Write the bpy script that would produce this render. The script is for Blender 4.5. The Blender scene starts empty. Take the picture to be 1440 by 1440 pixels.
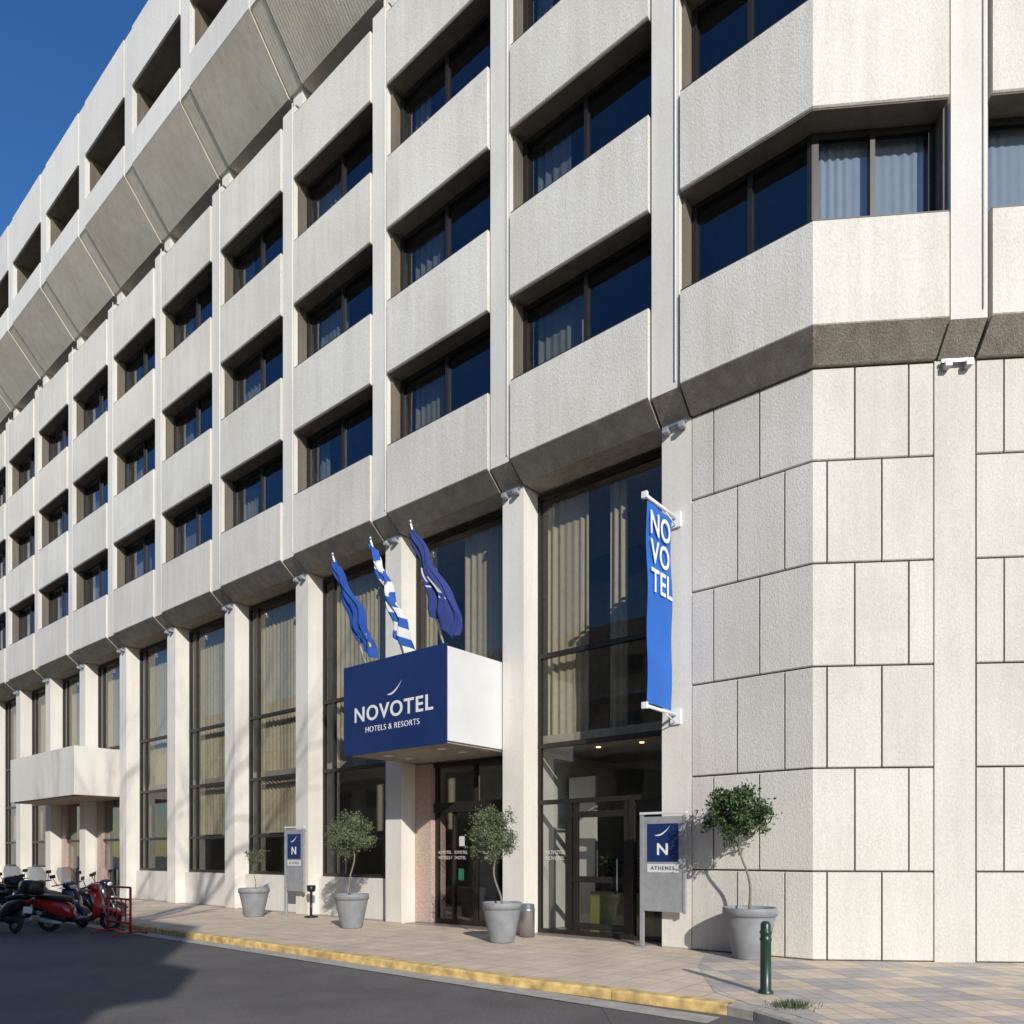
import bpy, math, random
from mathutils import Vector, Matrix, Quaternion
random.seed(7)
sc=bpy.context.scene
sc.view_settings.view_transform='Standard'; sc.view_settings.look='None'; sc.view_settings.exposure=0
# ------------------------------------------------------------ frames
d1=Vector((-.7722,.6354,0)).normalized()
n1=Vector((-.6354,-.7722,0)).normalized()
O1=-11.348*n1
ang=math.radians(-5.0)
d2=Vector((math.cos(ang),math.sin(ang),0)); n2=Vector((d2.y,-d2.x,0))
K=math.tan((math.atan2(d2.y,d2.x)-math.atan2(-d1.y,-d1.x))/2)
SC=3.52
C0=O1+d1*SC
def F(seg,c,w,z):
    if seg==1: p=O1+d1*c+n1*w
    elif seg==2: p=C0+d2*c+n2*w
    else: p=O1+d1*(SC-K*w)+n1*w
    return Vector((p.x,p.y,z))
UP=Vector((0,0,1))
# ------------------------------------------------------------ material helpers
def newmat(name):
    m=bpy.data.materials.new(name); m.use_nodes=True
    nt=m.node_tree; b=nt.nodes['Principled BSDF']
    return m,nt,b
def N(nt,t,**k):
    n=nt.nodes.new(t)
    for a,v in k.items(): setattr(n,a,v)
    return n
def plain(name,col,rough=.5,metal=0,noise=.12,scale=8,bump=0,coat=0,emit=0):
    m,nt,b=newmat(name)
    tc=N(nt,'ShaderNodeTexCoord')
    no=N(nt,'ShaderNodeTexNoise'); no.inputs['Scale'].default_value=scale; no.inputs['Detail'].default_value=4
    nt.links.new(tc.outputs['Object'],no.inputs['Vector'])
    r=N(nt,'ShaderNodeValToRGB')
    r.color_ramp.elements[0].position=.3; r.color_ramp.elements[1].position=.7
    r.color_ramp.elements[0].color=tuple(c*(1-noise) for c in col)+(1,)
    r.color_ramp.elements[1].color=tuple(min(1,c*(1+noise)) for c in col)+(1,)
    nt.links.new(no.outputs['Fac'],r.inputs['Fac']); nt.links.new(r.outputs['Color'],b.inputs['Base Color'])
    b.inputs['Roughness'].default_value=rough; b.inputs['Metallic'].default_value=metal
    if coat: b.inputs['Coat Weight'].default_value=coat
    if emit:
        b.inputs['Emission Color'].default_value=tuple(col)+(1,); b.inputs['Emission Strength'].default_value=emit
    if bump:
        bp=N(nt,'ShaderNodeBump'); bp.inputs['Strength'].default_value=bump; bp.inputs['Distance'].default_value=.02
        nt.links.new(no.outputs['Fac'],bp.inputs['Height']); nt.links.new(bp.outputs['Normal'],b.inputs['Normal'])
    return m
def concrete(name,c1,c2,stipple=.5,streak=.5,ribs=0,grain=38,gmin=.86,ribs_strength=.5):
    m,nt,b=newmat(name); L=nt.links.new
    geo=N(nt,'ShaderNodeNewGeometry')
    n_l=N(nt,'ShaderNodeTexNoise'); n_l.inputs['Scale'].default_value=.55; n_l.inputs['Detail'].default_value=4
    L(geo.outputs['Position'],n_l.inputs['Vector'])
    mp=N(nt,'ShaderNodeMapping'); mp.inputs['Scale'].default_value=(3.2,3.2,.22)
    L(geo.outputs['Position'],mp.inputs['Vector'])
    n_s=N(nt,'ShaderNodeTexNoise'); n_s.inputs['Scale'].default_value=1.6; n_s.inputs['Detail'].default_value=5; n_s.inputs['Roughness'].default_value=.6
    L(mp.outputs['Vector'],n_s.inputs['Vector'])
    n_f=N(nt,'ShaderNodeTexNoise'); n_f.inputs['Scale'].default_value=grain; n_f.inputs['Detail'].default_value=3; n_f.inputs['Roughness'].default_value=.7
    mpf=N(nt,'ShaderNodeMapping'); mpf.inputs['Scale'].default_value=(1,1,.6); L(geo.outputs['Position'],mpf.inputs['Vector'])
    L(mpf.outputs['Vector'],n_f.inputs['Vector'])
    a=N(nt,'ShaderNodeMath',operation='MULTIPLY'); a.inputs[1].default_value=streak; L(n_s.outputs['Fac'],a.inputs[0])
    c=N(nt,'ShaderNodeMath',operation='MULTIPLY'); c.inputs[1].default_value=1-streak; L(n_l.outputs['Fac'],c.inputs[0])
    s=N(nt,'ShaderNodeMath',operation='ADD'); L(a.outputs[0],s.inputs[0]); L(c.outputs[0],s.inputs[1])
    r=N(nt,'ShaderNodeValToRGB'); r.color_ramp.elements[0].position=.34; r.color_ramp.elements[1].position=.62
    r.color_ramp.elements[0].color=c1+(1,); r.color_ramp.elements[1].color=c2+(1,)
    L(s.outputs[0],r.inputs['Fac'])
    rf=N(nt,'ShaderNodeMapRange'); rf.inputs['From Min'].default_value=.32; rf.inputs['From Max'].default_value=.62
    rf.inputs['To Min'].default_value=gmin; rf.inputs['To Max'].default_value=1.04
    L(n_f.outputs['Fac'],rf.inputs['Value'])
    # every cast panel has a slightly different tone
    ri=N(nt,'ShaderNodeMapRange'); ri.inputs['To Min'].default_value=.93; ri.inputs['To Max'].default_value=1.03; L(geo.outputs['Random Per Island'],ri.inputs['Value'])
    mm=N(nt,'ShaderNodeMath',operation='MULTIPLY'); L(rf.outputs['Result'],mm.inputs[0]); L(ri.outputs['Result'],mm.inputs[1])
    mx=N(nt,'ShaderNodeMix',data_type='RGBA',blend_type='MULTIPLY'); mx.inputs[0].default_value=1
    L(r.outputs['Color'],mx.inputs[6]); L(mm.outputs[0],mx.inputs[7]); L(mx.outputs[2],b.inputs['Base Color'])
    b.inputs['Roughness'].default_value=.9; b.inputs['Specular IOR Level'].default_value=.2
    bp=N(nt,'ShaderNodeBump'); bp.inputs['Strength'].default_value=stipple; bp.inputs['Distance'].default_value=.02
    L(n_f.outputs['Fac'],bp.inputs['Height'])
    if ribs:
        dt=N(nt,'ShaderNodeVectorMath',operation='DOT_PRODUCT'); dt.inputs[1].default_value=tuple(d1)
        L(geo.outputs['Position'],dt.inputs[0])
        mu=N(nt,'ShaderNodeMath',operation='MULTIPLY'); mu.inputs[1].default_value=2*math.pi/ribs; L(dt.outputs['Value'],mu.inputs[0])
        si=N(nt,'ShaderNodeMath',operation='SINE'); L(mu.outputs[0],si.inputs[0])
        b2=N(nt,'ShaderNodeBump'); b2.inputs['Strength'].default_value=ribs_strength; b2.inputs['Distance'].default_value=.008
        L(si.outputs[0],b2.inputs['Height']); L(bp.outputs['Normal'],b2.inputs['Normal']); L(b2.outputs['Normal'],b.inputs['Normal'])
    else: L(bp.outputs['Normal'],b.inputs['Normal'])
    return m
def glassmat(name,tint,base,gloss=(.9,.95,1),bump=.12):
    m=bpy.data.materials.new(name); m.use_nodes=True; nt=m.node_tree; nt.nodes.clear(); L=nt.links.new
    o=N(nt,'ShaderNodeOutputMaterial'); mix=N(nt,'ShaderNodeMixShader'); t=N(nt,'ShaderNodeBsdfTransparent'); g=N(nt,'ShaderNodeBsdfGlossy')
    t.inputs[0].default_value=tint+(1,); g.inputs[0].default_value=gloss+(1,); g.inputs['Roughness'].default_value=.0
    geo=N(nt,'ShaderNodeNewGeometry')
    dp=N(nt,'ShaderNodeVectorMath',operation='DOT_PRODUCT'); L(geo.outputs['Normal'],dp.inputs[0]); L(geo.outputs['Incoming'],dp.inputs[1])
    ab=N(nt,'ShaderNodeMath',operation='ABSOLUTE'); L(dp.outputs['Value'],ab.inputs[0])
    su=N(nt,'ShaderNodeMath',operation='SUBTRACT',use_clamp=True); su.inputs[0].default_value=1; L(ab.outputs[0],su.inputs[1])
    pw=N(nt,'ShaderNodeMath',operation='POWER'); pw.inputs[1].default_value=4.2; L(su.outputs[0],pw.inputs[0])
    ad=N(nt,'ShaderNodeMath',operation='MULTIPLY_ADD',use_clamp=True); ad.inputs[1].default_value=.9; ad.inputs[2].default_value=base; L(pw.outputs[0],ad.inputs[0])
    no=N(nt,'ShaderNodeTexNoise'); no.inputs['Scale'].default_value=.7
    L(geo.outputs['Position'],no.inputs['Vector'])
    bp=N(nt,'ShaderNodeBump'); bp.inputs['Strength'].default_value=bump; bp.inputs['Distance'].default_value=.03
    L(no.outputs['Fac'],bp.inputs['Height']); L(bp.outputs['Normal'],g.inputs['Normal'])
    L(ad.outputs[0],mix.inputs[0]); L(t.outputs[0],mix.inputs[1]); L(g.outputs[0],mix.inputs[2]); L(mix.outputs[0],o.inputs[0])
    return m
def tiles(name,c1,c2,mortar,direction,sx,sy,offset=.5,msize=.012,rough=.75,checker=None):
    m,nt,b=newmat(name); L=nt.links.new
    geo=N(nt,'ShaderNodeNewGeometry'); perp=Vector((-direction.y,direction.x,0))
    da=N(nt,'ShaderNodeVectorMath',operation='DOT_PRODUCT'); da.inputs[1].default_value=tuple(direction); L(geo.outputs['Position'],da.inputs[0])
    db=N(nt,'ShaderNodeVectorMath',operation='DOT_PRODUCT'); db.inputs[1].default_value=tuple(perp); L(geo.outputs['Position'],db.inputs[0])
    cb=N(nt,'ShaderNodeCombineXYZ'); L(da.outputs['Value'],cb.inputs[0]); L(db.outputs['Value'],cb.inputs[1])
    br=N(nt,'ShaderNodeTexBrick'); br.offset=offset; br.inputs['Scale'].default_value=1
    br.inputs['Brick Width'].default_value=sx; br.inputs['Row Height'].default_value=sy; br.inputs['Mortar Size'].default_value=msize
    br.inputs['Color1'].default_value=c1+(1,); br.inputs['Color2'].default_value=c2+(1,); br.inputs['Mortar'].default_value=mortar+(1,)
    br.inputs['Mortar Smooth'].default_value=.2
    L(cb.outputs[0],br.inputs['Vector']); col=br.outputs['Color']
    if checker:
        ck=N(nt,'ShaderNodeTexChecker'); ck.inputs['Scale'].default_value=1/checker
        ck.inputs[1].default_value=(.86,.87,.9,1); ck.inputs[2].default_value=(1.2,1.1,.95,1); L(cb.outputs[0],ck.inputs['Vector'])
        mk=N(nt,'ShaderNodeMix',data_type='RGBA',blend_type='MULTIPLY'); mk.inputs[0].default_value=1; L(col,mk.inputs[6]); L(ck.outputs['Color'],mk.inputs[7]); col=mk.outputs[2]
    no=N(nt,'ShaderNodeTexNoise'); no.inputs['Scale'].default_value=1.3; no.inputs['Detail'].default_value=8; no.inputs['Roughness'].default_value=.7; L(geo.outputs['Position'],no.inputs['Vector'])
    mr=N(nt,'ShaderNodeMapRange'); mr.inputs['From Min'].default_value=.3; mr.inputs['From Max'].default_value=.7; mr.inputs['To Min'].default_value=.72; mr.inputs['To Max'].default_value=1.12
    L(no.outputs['Fac'],mr.inputs['Value'])
    mx=N(nt,'ShaderNodeMix',data_type='RGBA',blend_type='MULTIPLY'); mx.inputs[0].default_value=1; L(col,mx.inputs[6]); L(mr.outputs['Result'],mx.inputs[7]); L(mx.outputs[2],b.inputs['Base Color'])
    b.inputs['Roughness'].default_value=rough
    bp=N(nt,'ShaderNodeBump'); bp.inputs['Strength'].default_value=.4; bp.inputs['Distance'].default_value=.006; bp.invert=True
    L(br.outputs['Fac'],bp.inputs['Height']); L(bp.outputs['Normal'],b.inputs['Normal'])
    return m
M={}
M['conc']=concrete('concrete_cream',(.63,.585,.505),(.765,.725,.645),stipple=.5,streak=.5)
M['pil']=concrete('concrete_pilaster',(.65,.61,.545),(.735,.70,.635),stipple=.2,streak=.45,gmin=.93)
M['soff']=concrete('concrete_soffit',(.29,.25,.20),(.45,.405,.335),stipple=.8,streak=.6,gmin=.7)  # darker than the panels: stains, plus underside shade put into the colour
M['soff_shade']=concrete('concrete_recess_shade',(.13,.108,.082),(.20,.17,.135),stipple=.5,streak=.5)  # darker copy of the soffit concrete, recess shade painted into its colour
M['tile']=concrete('concrete_tile',(.575,.54,.48),(.665,.635,.575),stipple=.48,streak=.45,grain=42,gmin=.88)
M['joint']=plain('joint_dark',(.12,.105,.09),.95)
M['attic']=concrete('concrete_attic',(.66,.635,.59),(.75,.725,.67),stipple=.3,streak=.5)
M['over']=concrete('concrete_overhang',(.60,.53,.43),(.76,.69,.58),stipple=.3,streak=.5,ribs=.09,ribs_strength=.18)
M['frame']=plain('bronze_frame',(.035,.030,.026),.4,.4)
M['glassU']=glassmat('window_glass_upper',(.46,.50,.53),.10,(.8,.88,1))
M['glassG']=glassmat('window_glass_ground',(.72,.72,.68),.07,(.95,.95,.95))
M['curt']=plain('curtain_beige',(.46,.41,.30),.9,noise=.08)
M['sheer']=plain('curtain_sheer',(.85,.87,.88),.9,noise=.03)
M['curtd']=plain('curtain_grey',(.36,.36,.35),.9,noise=.1)
M['dark']=plain('interior_dark',(.05,.045,.04),.9)
M['lobby']=plain('lobby_wall',(.46,.42,.36),.8)
M['floorin']=plain('lobby_floor',(.28,.24,.20),.3)
M['marble']=plain('pink_marble',(.46,.35,.30),.35,noise=.3,scale=30)
M['white']=plain('white_panel',(.66,.66,.65),.5,noise=.04,scale=2)
M['navy']=plain('navy_panel',(.012,.032,.12),.35,noise=.06,scale=2)
M['blue']=plain('banner_blue',(.016,.12,.47),.6,noise=.06,scale=2)
M['lettering']=plain('white_lettering',(.80,.80,.80),.5,noise=.02)
M['frost']=plain('frosted_lettering',(.60,.62,.62),.6,noise=.02)
M['steel']=plain('brushed_metal',(.45,.46,.47),.35,.8,scale=40)
M['silver']=plain('painted_grey_metal',(.38,.39,.40),.45,.3)
M['black']=plain('black_plastic',(.015,.015,.016),.35)
M['rubber']=plain('rubber',(.02,.02,.02),.85)
M['red']=plain('red_paint',(.42,.012,.012),.25,coat=.7,noise=.05)
M['redbar']=plain('red_barrier_paint',(.55,.02,.02),.45)
M['blackpaint']=plain('black_paint',(.012,.013,.016),.2,coat=.8)
M['lamp']=plain('headlamp_lens',(.7,.7,.72),.1)
M['bulb']=plain('lit_bulb',(1,.75,.4),.3,emit=4)
M['tail']=plain('tail_lens',(.4,.01,.01),.2)
M['pot']=plain('grey_planter',(.24,.25,.26),.6,noise=.14,scale=5,bump=.1)
M['soil']=plain('soil',(.06,.045,.03),.95,noise=.4,scale=40,bump=.6)
M['bark']=plain('bark',(.20,.165,.12),.9,noise=.35,scale=30,bump=.5)
M['bark2']=plain('bark_street_tree',(.10,.085,.07),.9,noise=.35,scale=12)
M['green']=plain('bollard_green',(.014,.04,.028),.35)
M['sticker']=plain('green_sticker',(.02,.16,.09),.5)
M['yellow']=plain('kerb_yellow',(.62,.44,.17),.8,noise=.4,scale=6,bump=.3)
M['kerb']=plain('kerb_stone',(.40,.37,.32),.85,noise=.2,scale=6,bump=.3)
M['lime']=plain('lime_box',(.24,.26,.09),.6)
def leafmat(name,c1,c2):
    m,nt,b=newmat(name); L=nt.links.new
    geo=N(nt,'ShaderNodeNewGeometry')
    r=N(nt,'ShaderNodeValToRGB'); r.color_ramp.elements[0].color=c1+(1,); r.color_ramp.elements[1].color=c2+(1,)
    L(geo.outputs['Random Per Island'],r.inputs['Fac']); L(r.outputs['Color'],b.inputs['Base Color'])
    b.inputs['Roughness'].default_value=.5
    return m
M['leaf']=leafmat('olive_leaf',(.045,.07,.025),(.17,.20,.10))
M['leafd']=leafmat('laurel_leaf',(.015,.04,.012),(.07,.12,.03))
m,nt,b=newmat('asphalt'); L=nt.links.new
geo=N(nt,'ShaderNodeNewGeometry')
na=N(nt,'ShaderNodeTexNoise'); na.inputs['Scale'].default_value=70; na.inputs['Detail'].default_value=3; L(geo.outputs['Position'],na.inputs['Vector'])
nb=N(nt,'ShaderNodeTexNoise'); nb.inputs['Scale'].default_value=.5; nb.inputs['Detail'].default_value=7; nb.inputs['Roughness'].default_value=.65; L(geo.outputs['Position'],nb.inputs['Vector'])
r=N(nt,'ShaderNodeValToRGB'); r.color_ramp.elements[0].position=.3; r.color_ramp.elements[1].position=.7
r.color_ramp.elements[0].color=(.095,.087,.08,1); r.color_ramp.elements[1].color=(.155,.142,.13,1); L(nb.outputs['Fac'],r.inputs['Fac'])
mr=N(nt,'ShaderNodeMapRange'); mr.inputs['From Min'].default_value=.3; mr.inputs['From Max'].default_value=.7; mr.inputs['To Min'].default_value=.7; mr.inputs['To Max'].default_value=1.3; L(na.outputs['Fac'],mr.inputs['Value'])
mx=N(nt,'ShaderNodeMix',data_type='RGBA',blend_type='MULTIPLY'); mx.inputs[0].default_value=1; L(r.outputs['Color'],mx.inputs[6]); L(mr.outputs['Result'],mx.inputs[7]); L(mx.outputs[2],b.inputs['Base Color'])
b.inputs['Roughness'].default_value=.85
bp=N(nt,'ShaderNodeBump'); bp.inputs['Strength'].default_value=.5; bp.inputs['Distance'].default_value=.01; L(na.outputs['Fac'],bp.inputs['Height']); L(bp.outputs['Normal'],b.inputs['Normal'])
M['asph']=m
M['pave']=tiles('sidewalk_tiles',(.74,.58,.43),(.68,.55,.42),(.46,.38,.30),d1,.40,.40,0,.010)
M['plaza']=tiles('plaza_tiles',(.60,.53,.45),(.53,.475,.41),(.38,.335,.28),(d1+n1).normalized(),.25,.25,0,.010,checker=.75)
M['aptwall']=concrete('apartment_wall',(.50,.43,.33),(.62,.55,.45),stipple=.2)

# ------------------------------------------------------------ mesh builder
class MB:
    def __init__(s,name): s.name=name; s.v=[]; s.f=[]; s.mi=[]; s.mats=[]; s.sm=[]
    def mat(s,k):
        if k not in s.mats: s.mats.append(k)
        return s.mats.index(k)
    def add(s,vs,fs,k,smooth=False):
        o=len(s.v); s.v+= [tuple(v) for v in vs]; mi=s.mat(k)
        for f in fs: s.f.append([i+o for i in f]); s.mi.append(mi); s.sm.append(smooth)
    def obj(s,parent=None,fixn=True):
        me=bpy.data.meshes.new(s.name); me.from_pydata(s.v,[],s.f)
        for k in s.mats: me.materials.append(M[k])
        me.polygons.foreach_set('material_index',s.mi); me.polygons.foreach_set('use_smooth',s.sm)
        me.update()
        if fixn:
            import bmesh
            bm=bmesh.new(); bm.from_mesh(me); bmesh.ops.recalc_face_normals(bm,faces=bm.faces[:]); bm.to_mesh(me); bm.free()
        o=bpy.data.objects.new(s.name,me); sc.collection.objects.link(o)
        if parent: o.parent=parent
        return o
    def sweep(s,path,prof,k,caps=True):
        n=len(prof); vs=[]; fs=[]
        for (seg,c) in path:
            for (w,z) in prof: vs.append(F(seg,c,w,z))
        for i in range(len(path)-1):
            for j in range(n):
                a=i*n+j; b=i*n+(j+1)%n; fs.append([a,b,b+n,a+n])
        if caps: fs.append(list(range(n))); fs.append(list(range((len(path)-1)*n,len(path)*n)))
        s.add(vs,fs,k)
    def bx(s,path,w0,w1,z0,z1,k): s.sweep(path,[(w1,z0),(w1,z1),(w0,z1),(w0,z0)],k)
    def sheet(s,path,w,z0,z1,k):
        vs=[];fs=[]
        for (seg,c) in path: vs+=[F(seg,c,w,z0),F(seg,c,w,z1)]
        for i in range(len(path)-1): fs.append([2*i,2*i+1,2*i+3,2*i+2])
        s.add(vs,fs,k)
    def curtain(s,seg,c0,c1,w,z0,z1,k,per=.17,amp=.045):
        n=max(6,int(abs(c1-c0)/per*6)); vs=[];fs=[]; ph=random.random()*6
        for i in range(n+1):
            c=c0+(c1-c0)*i/n
            a=math.sin(2*math.pi*c/per+ph+1.3*math.sin(c*3.1+ph))*amp*(.7+.5*math.sin(c*5+ph))
            vs+=[F(seg,c,w+a,z0),F(seg,c+.01*math.sin(c*9),w+a*.75,z1)]
        for i in range(n): fs.append([2*i,2*i+1,2*i+3,2*i+2])
        s.add(vs,fs,k,True)
    def box(s,mx,x0,x1,y0,y1,z0,z1,k,bev=0):
        vs=[mx@Vector((x,y,z)) for x in (x0,x1) for y in (y0,y1) for z in (z0,z1)]
        s.add(vs,[[0,1,3,2],[4,6,7,5],[0,4,5,1],[2,3,7,6],[0,2,6,4],[1,5,7,3]],k)
    def tube(s,pts,rad,k,n=8,smooth=True,caps=True):
        pts=[Vector(p) for p in pts]; vs=[];fs=[]
        if not isinstance(rad,(list,tuple)): rad=[rad]*len(pts)
        prev=None
        for i,p in enumerate(pts):
            t=(pts[min(i+1,len(pts)-1)]-pts[max(i-1,0)]).normalized()
            if prev is None:
                u=t.cross(UP if abs(t.z)<.9 else Vector((1,0,0))).normalized()
            else:
                u=(prev-t*prev.dot(t)).normalized()
            prev=u; v=t.cross(u)
            for j in range(n):
                a=2*math.pi*j/n; vs.append(p+(u*math.cos(a)+v*math.sin(a))*rad[i])
        for i in range(len(pts)-1):
            for j in range(n): fs.append([i*n+j,i*n+(j+1)%n,(i+1)*n+(j+1)%n,(i+1)*n+j])
        if caps: fs.append(list(range(n))); fs.append([(len(pts)-1)*n+j for j in range(n)])
        s.add(vs,fs,k,smooth)
    def lathe(s,mx,prof,k,n=32,smooth=True):
        vs=[];fs=[]
        for (r,z) in prof:
            for j in range(n):
                a=2*math.pi*j/n; vs.append(mx@Vector((r*math.cos(a),r*math.sin(a),z)))
        for i in range(len(prof)-1):
            for j in range(n): fs.append([i*n+j,i*n+(j+1)%n,(i+1)*n+(j+1)%n,(i+1)*n+j])
        s.add(vs,fs,k,smooth)
    def loft(s,mx,secs,k,n=12,power=2.6):
        vs=[];fs=[]
        for (x,zc,hw,hh) in secs:
            for j in range(n):
                a=2*math.pi*j/n; ca,sa=math.cos(a),math.sin(a)
                vs.append(mx@Vector((x,hw*math.copysign(abs(ca)**(2/power),ca),zc+hh*math.copysign(abs(sa)**(2/power),sa))))
        for i in range(len(secs)-1):
            for j in range(n): fs.append([i*n+j,i*n+(j+1)%n,(i+1)*n+(j+1)%n,(i+1)*n+j])
        fs.append(list(range(n))); fs.append([(len(secs)-1)*n+j for j in range(n)])
        s.add(vs,fs,k,True)
def empty(name,loc=(0,0,0)):
    e=bpy.data.objects.new(name,None); sc.collection.objects.link(e); e.location=loc; e.empty_display_size=.3; return e
def mframe(o,x,y,z):
    m=Matrix.Identity(4)
    for i,v in enumerate((x,y,z)):
        for r in range(3): m[r][i]=v[r]
    for r in range(3): m[r][3]=o[r]
    return m
def text(name,body,o,x,y,z,size,k,parent,align='CENTER',bold=0,ext=.004,sx=1,spacing=1):
    cu=bpy.data.curves.new(name,'FONT'); cu.body=body; cu.size=size; cu.align_x=align; cu.align_y='CENTER'; cu.extrude=ext; cu.offset=bold; cu.space_character=spacing
    ob=bpy.data.objects.new(name,cu); sc.collection.objects.link(ob); cu.materials.append(M[k])
    ob.matrix_world=mframe(o,x,y,z)@Matrix.Diagonal((sx,1,1,1)); 
    if parent: ob.parent=parent
    return ob

# ------------------------------------------------------------ HOTEL
hotel=empty('hotel_building')
PW=.54; PIT=3.56; S0=5.75; A0=2.02; NM=14; NR=3
mbays=[((1,S0+PIT*i+PW/2),(1,S0+PIT*(i+1)-PW/2)) for i in range(NM)]
rbays=[((2,A0+PIT*i+PW/2),(2,A0+PIT*(i+1)-PW/2)) for i in range(NR)]
cbay=((1,S0-PW/2),('c',0),(2,A0-PW/2))
bays=[('m',i,list(b)) for i,b in enumerate(mbays)]+[('c',0,list(cbay))]+[('r',i,list(b)) for i,b in enumerate(rbays)]
pils=[(1,S0+PIT*i) for i in range(NM+1)]+[(2,A0+PIT*i) for i in range(NR+1)]
sills=[10.68,13.90,17.12,20.34]
G=.022
def shrink(path,g):
    p=list(path)
    for idx,oth in ((0,1),(-1,-2)):
        seg,c=p[idx]
        if seg==1: 
            o=p[oth]; oc=o[1] if o[0]==1 else SC
            p[idx]=(1,c+(g if oc>c else -g))
        else:
            o=p[oth]; oc=o[1] if o[0]==2 else 0
            p[idx]=(2,c+(g if oc>c else -g))
    return p
wall=MB('upper_facade'); band=MB('soffit_band'); 
for kind,i,b in bays:
    p=shrink(b,G)
    def panel(z0,z1,w=.45,k='conc'):
        c=.02
        wall.sweep(p,[(w-c,z0),(w,z0+c),(w,z1-c),(w-c,z1),(0.12,z1),(0.12,z1-.12),(-.15,z1-.12),(-.15,z0+.003),(.1,z0+.003)],k)
        if z0>10: wall.bx(p,-.14,w-.03,z0-.022,z0-.001,'soff_shade')  # thin underside strip, opening shade painted in as dark colour
    panel(9.17,10.68)
    for s_ in sills[1:]: panel(s_-1.6,s_)
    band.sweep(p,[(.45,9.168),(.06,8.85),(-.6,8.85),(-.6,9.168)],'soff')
    for s_ in sills: wall.bx(p,.10,.435,s_+.001,s_+.018,'frame')
for seg,c in pils:
    h=PW/2-G
    wall.bx([(seg,c-h),(seg,c+h)],-.15,.40,9.17,20.62,'pil')
    wall.bx([(seg,c-h-.06),(seg,c+h+.06)],-.149,.30,9.171,20.5,'soff_shade')  # core behind the joints, coloured dark to paint shade on the reveals
    wall.bx([(seg,c-.2),(seg,c+.2)],-.35,.12,20.62,21.6,'pil')
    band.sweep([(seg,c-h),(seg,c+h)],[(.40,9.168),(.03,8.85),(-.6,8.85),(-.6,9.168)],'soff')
    band.sweep([(seg,c-h-.05),(seg,c+h+.05)],[(.30,9.16),(-.05,8.9),(-.59,8.9),(-.59,9.16)],'joint')
    sgn_=-1 if seg==1 else 1
    wall.tube([F(seg,c+sgn_*(h-.06),.415,20.7),F(seg,c+sgn_*(h-.06),.415,9.3),F(seg,c+sgn_*(h-.06),.1,8.95)],.013,'pil',5)
wall.obj(hotel); band.obj(hotel)
at=MB('overhang_and_attic')
full=[(1,S0+PIT*NM+.27),('c',0),(2,A0+PIT*NR+.27)]
for kind,i,b in bays:
    p=shrink(b,G)
    at.sweep(p,[(1.345,22.65),(.2,21.3),(-.5,21.3),(-.5,22.65)],'over')
    at.sweep(p,[(1.35,22.652),(1.35,23.56),(1.33,23.58),(1.1,23.58),(1.1,23.45),(-.5,23.45),(-.5,22.652)],'attic')
    at.sweep(p,[(1.35,25.08),(1.35,26.85),(.9,26.85),(.9,25.3),(-.5,25.3),(-.5,25.08)],'attic')
    at.bx(p,-.4,1.30,25.05,25.078,'soff_shade')  # top of attic opening, shade put into the colour
    at.bx(p,.55,.60,23.46,25.04,'dark')
    at.bx(p,1.22,1.25,23.75,23.79,'frame')
for seg,c in pils:
    h=PW/2-G
    at.sweep([(seg,c-h),(seg,c+h)],[(1.31,22.65),(.19,21.33),(-.5,21.33),(-.5,22.65)],'over')
    at.bx([(seg,c-h),(seg,c+h)],-.5,1.33,22.652,26.83,'attic')
    at.bx([(seg,c-h-.10),(seg,c+h+.10)],-.49,1.18,23.46,25.04,'soff_shade')  # pier lining coloured dark for the shade inside the opening
    at.bx([(seg,c-h-.05),(seg,c+h+.05)],-.49,1.28,22.8,23.45,'joint')
    at.bx([(seg,c-h-.05),(seg,c+h+.05)],-.49,1.28,25.1,26.7,'joint')
at.bx(full,-12,.89,26.4,26.6,'attic')
at.bx(full,-.75,-.51,21.2,26.39,'dark')
at.obj(hotel)
rf=MB('roof_edge_details')
for i in range(14):
    c=S0+PIT*i+1.2
    if i%3==1:
        rf.tube([F(1,c,.6,26.6),F(1,c,.6,27.5+random.random()*.5)],.02,'steel',5)
        rf.box(mframe(F(1,c+1,-1.5,26.6),-d1,n1,UP),-.8,.8,-.6,.6,0,.9,'silver')
rf.obj(hotel)
win=MB('window_frames'); gl=MB('window_glass'); cur=MB('curtains')
def vbar(mb,seg,c,w,hw,z0,z1,d=.05,k='frame'): mb.bx([(seg,c-hw),(seg,c+hw)], w-d,w+d,z0,z1,k)
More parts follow.
